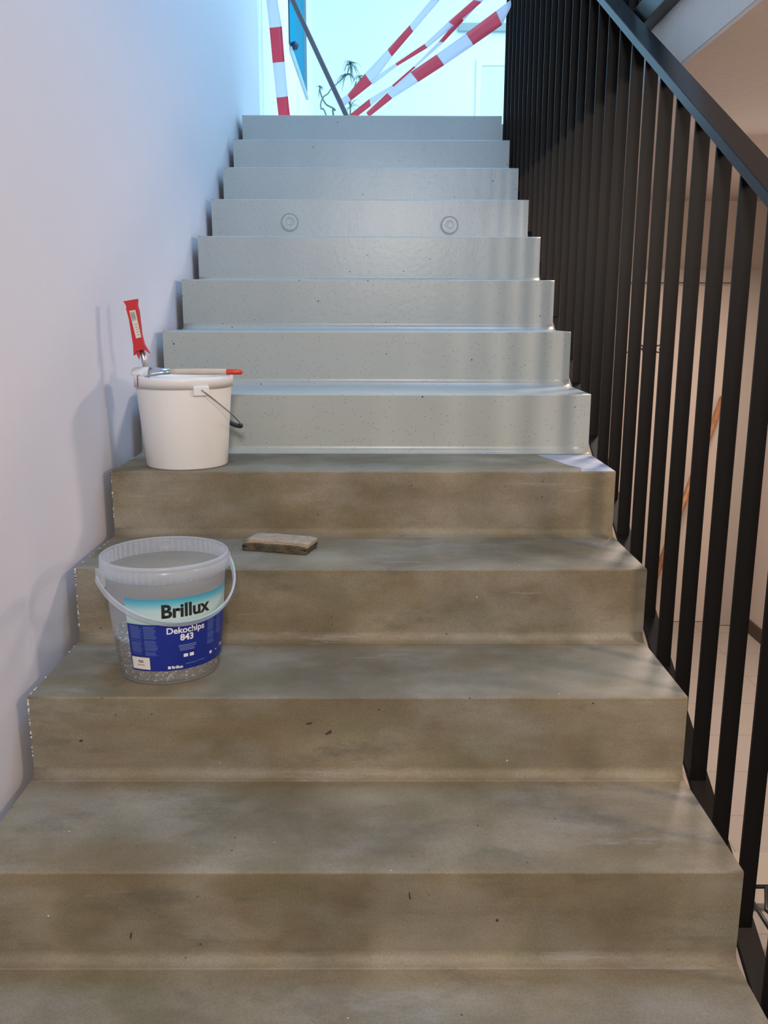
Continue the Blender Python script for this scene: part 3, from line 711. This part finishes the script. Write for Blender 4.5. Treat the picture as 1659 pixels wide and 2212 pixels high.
def tuft(c, n, ln, seed, up=0.6):
    rnd = random.Random(seed); bm = bmesh.new(); c = Vector(c)
    for k in range(n):
        a = rnd.uniform(0, 2 * PI); e = rnd.uniform(-0.5, 1.2) ; L_ = ln * rnd.uniform(0.6, 1.15)
        d = Vector((math.cos(a) * math.cos(e), math.sin(a) * math.cos(e), math.sin(e) * up)); pts_ = []
        for j in range(7):
            t = j / 6; pts_.append(c + d * L_ * t * (1 - 0.25 * t) + Vector((0, 0, -1)) * L_ * 0.75 * t * t)
        side = d.cross(Vector((0, 0, 1))).normalized(); prev = None
        for j, p in enumerate(pts_):
            w_ = 0.0042 * (1 - j / 6) ** 0.6 + 0.0006; cur = (bm.verts.new(p - side * w_), bm.verts.new(p + Vector((0, 0, -w_ * 0.6))), bm.verts.new(p + side * w_))
            if prev:
                for q in range(3): bm.faces.new((prev[q], prev[(q + 1) % 3], cur[(q + 1) % 3], cur[q]))
            prev = cur
    link('leaf_tuft', bm, M['leaf'], pl)
tuft(px([(1390, 1230)])[0], 26, 0.17, 1, 0.9); tuft(px([(1320, 1430)])[0], 20, 0.16, 2); tuft(px([(805, 1670)], 0.06)[0], 12, 0.065, 3, 1.2)
tuft(px([(1560, 1460)], -0.03)[0], 16, 0.12, 4); tuft(px([(1390, 2040)], -0.03)[0], 12, 0.16, 5, 1.6)

# ================================================================ LOWER ROOM: stick and wire rack
a_ = at(1562, 858, 3.55); b_ = at(1420, 1235, 3.42); d_ = (b_ - a_).normalized(); e_ = a_ + d_ * ((ZF + 0.003 - a_.z) / d_.z)
bm = bmesh.new(); tube(bm, [a_, e_], 0.017, 10); tag(link('wooden_stick', bm, M['wood'], None, smooth=True), 'orange-brown wooden stick leaning on the door behind the black railing bars', 'stick')
rk = thing('wire_rack', 'black wire rack with dark teal cloth on the lower floor at the bottom right', 'rack', (1.90, 0.86, ZF))
bm = bmesh.new(); H_ = 0.14
def q_(x, y, z): return (x - 1.90, y - 0.86, z)
for y in (0.70, 0.95): tube(bm, [q_(1.72, y, 0.006), q_(1.72, y, H_), q_(2.2, y, H_), q_(2.2, y, 0.006)], 0.006, 8)
for x in (1.72, 2.2): tube(bm, [q_(x, 0.70, H_), q_(x, 0.95, H_)], 0.006, 8)
link('frame', bm, M['black'], rk, smooth=True)
for k in range(7):
    x = 1.76 + k * 0.065; bm = bmesh.new(); tube(bm, [q_(x, 0.705, H_), q_(x + 0.03, 0.78, H_ - 0.02), q_(x - 0.01, 0.86, H_ - 0.01), q_(x + 0.025, 0.945, H_)], 0.006, 8); link('wire', bm, M['black'], rk, smooth=True)
bm = bmesh.new(); n = 14; g = [[bm.verts.new((-0.13 + 0.34 * i / n, -0.20 + 0.17 * j / n, 0.030 + 0.022 * math.sin(i * 1.3 + j * .7) + 0.012 * math.cos(j * 1.9))) for j in range(n + 1)] for i in range(n + 1)]
for i in range(n):
    for j in range(n): bm.faces.new((g[i][j], g[i + 1][j], g[i + 1][j + 1], g[i][j + 1]))
bmesh.ops.solidify(bm, geom=list(bm.faces), thickness=0.006)
link('cloth', bm, M['teal'], rk, smooth=True)['label'] = 'dark teal cloth'
# the pale protective board on the lower floor
tag(link('floor_board', bx(1.50, 2.55, 1.04, 1.30, ZF + 0.0005, ZF + 0.02, 0.003), mat('pale_board', (0.36, 0.31, 0.255), 0.5)), 'pale flat board lying on the lower floor beyond the black wire rack', 'board')
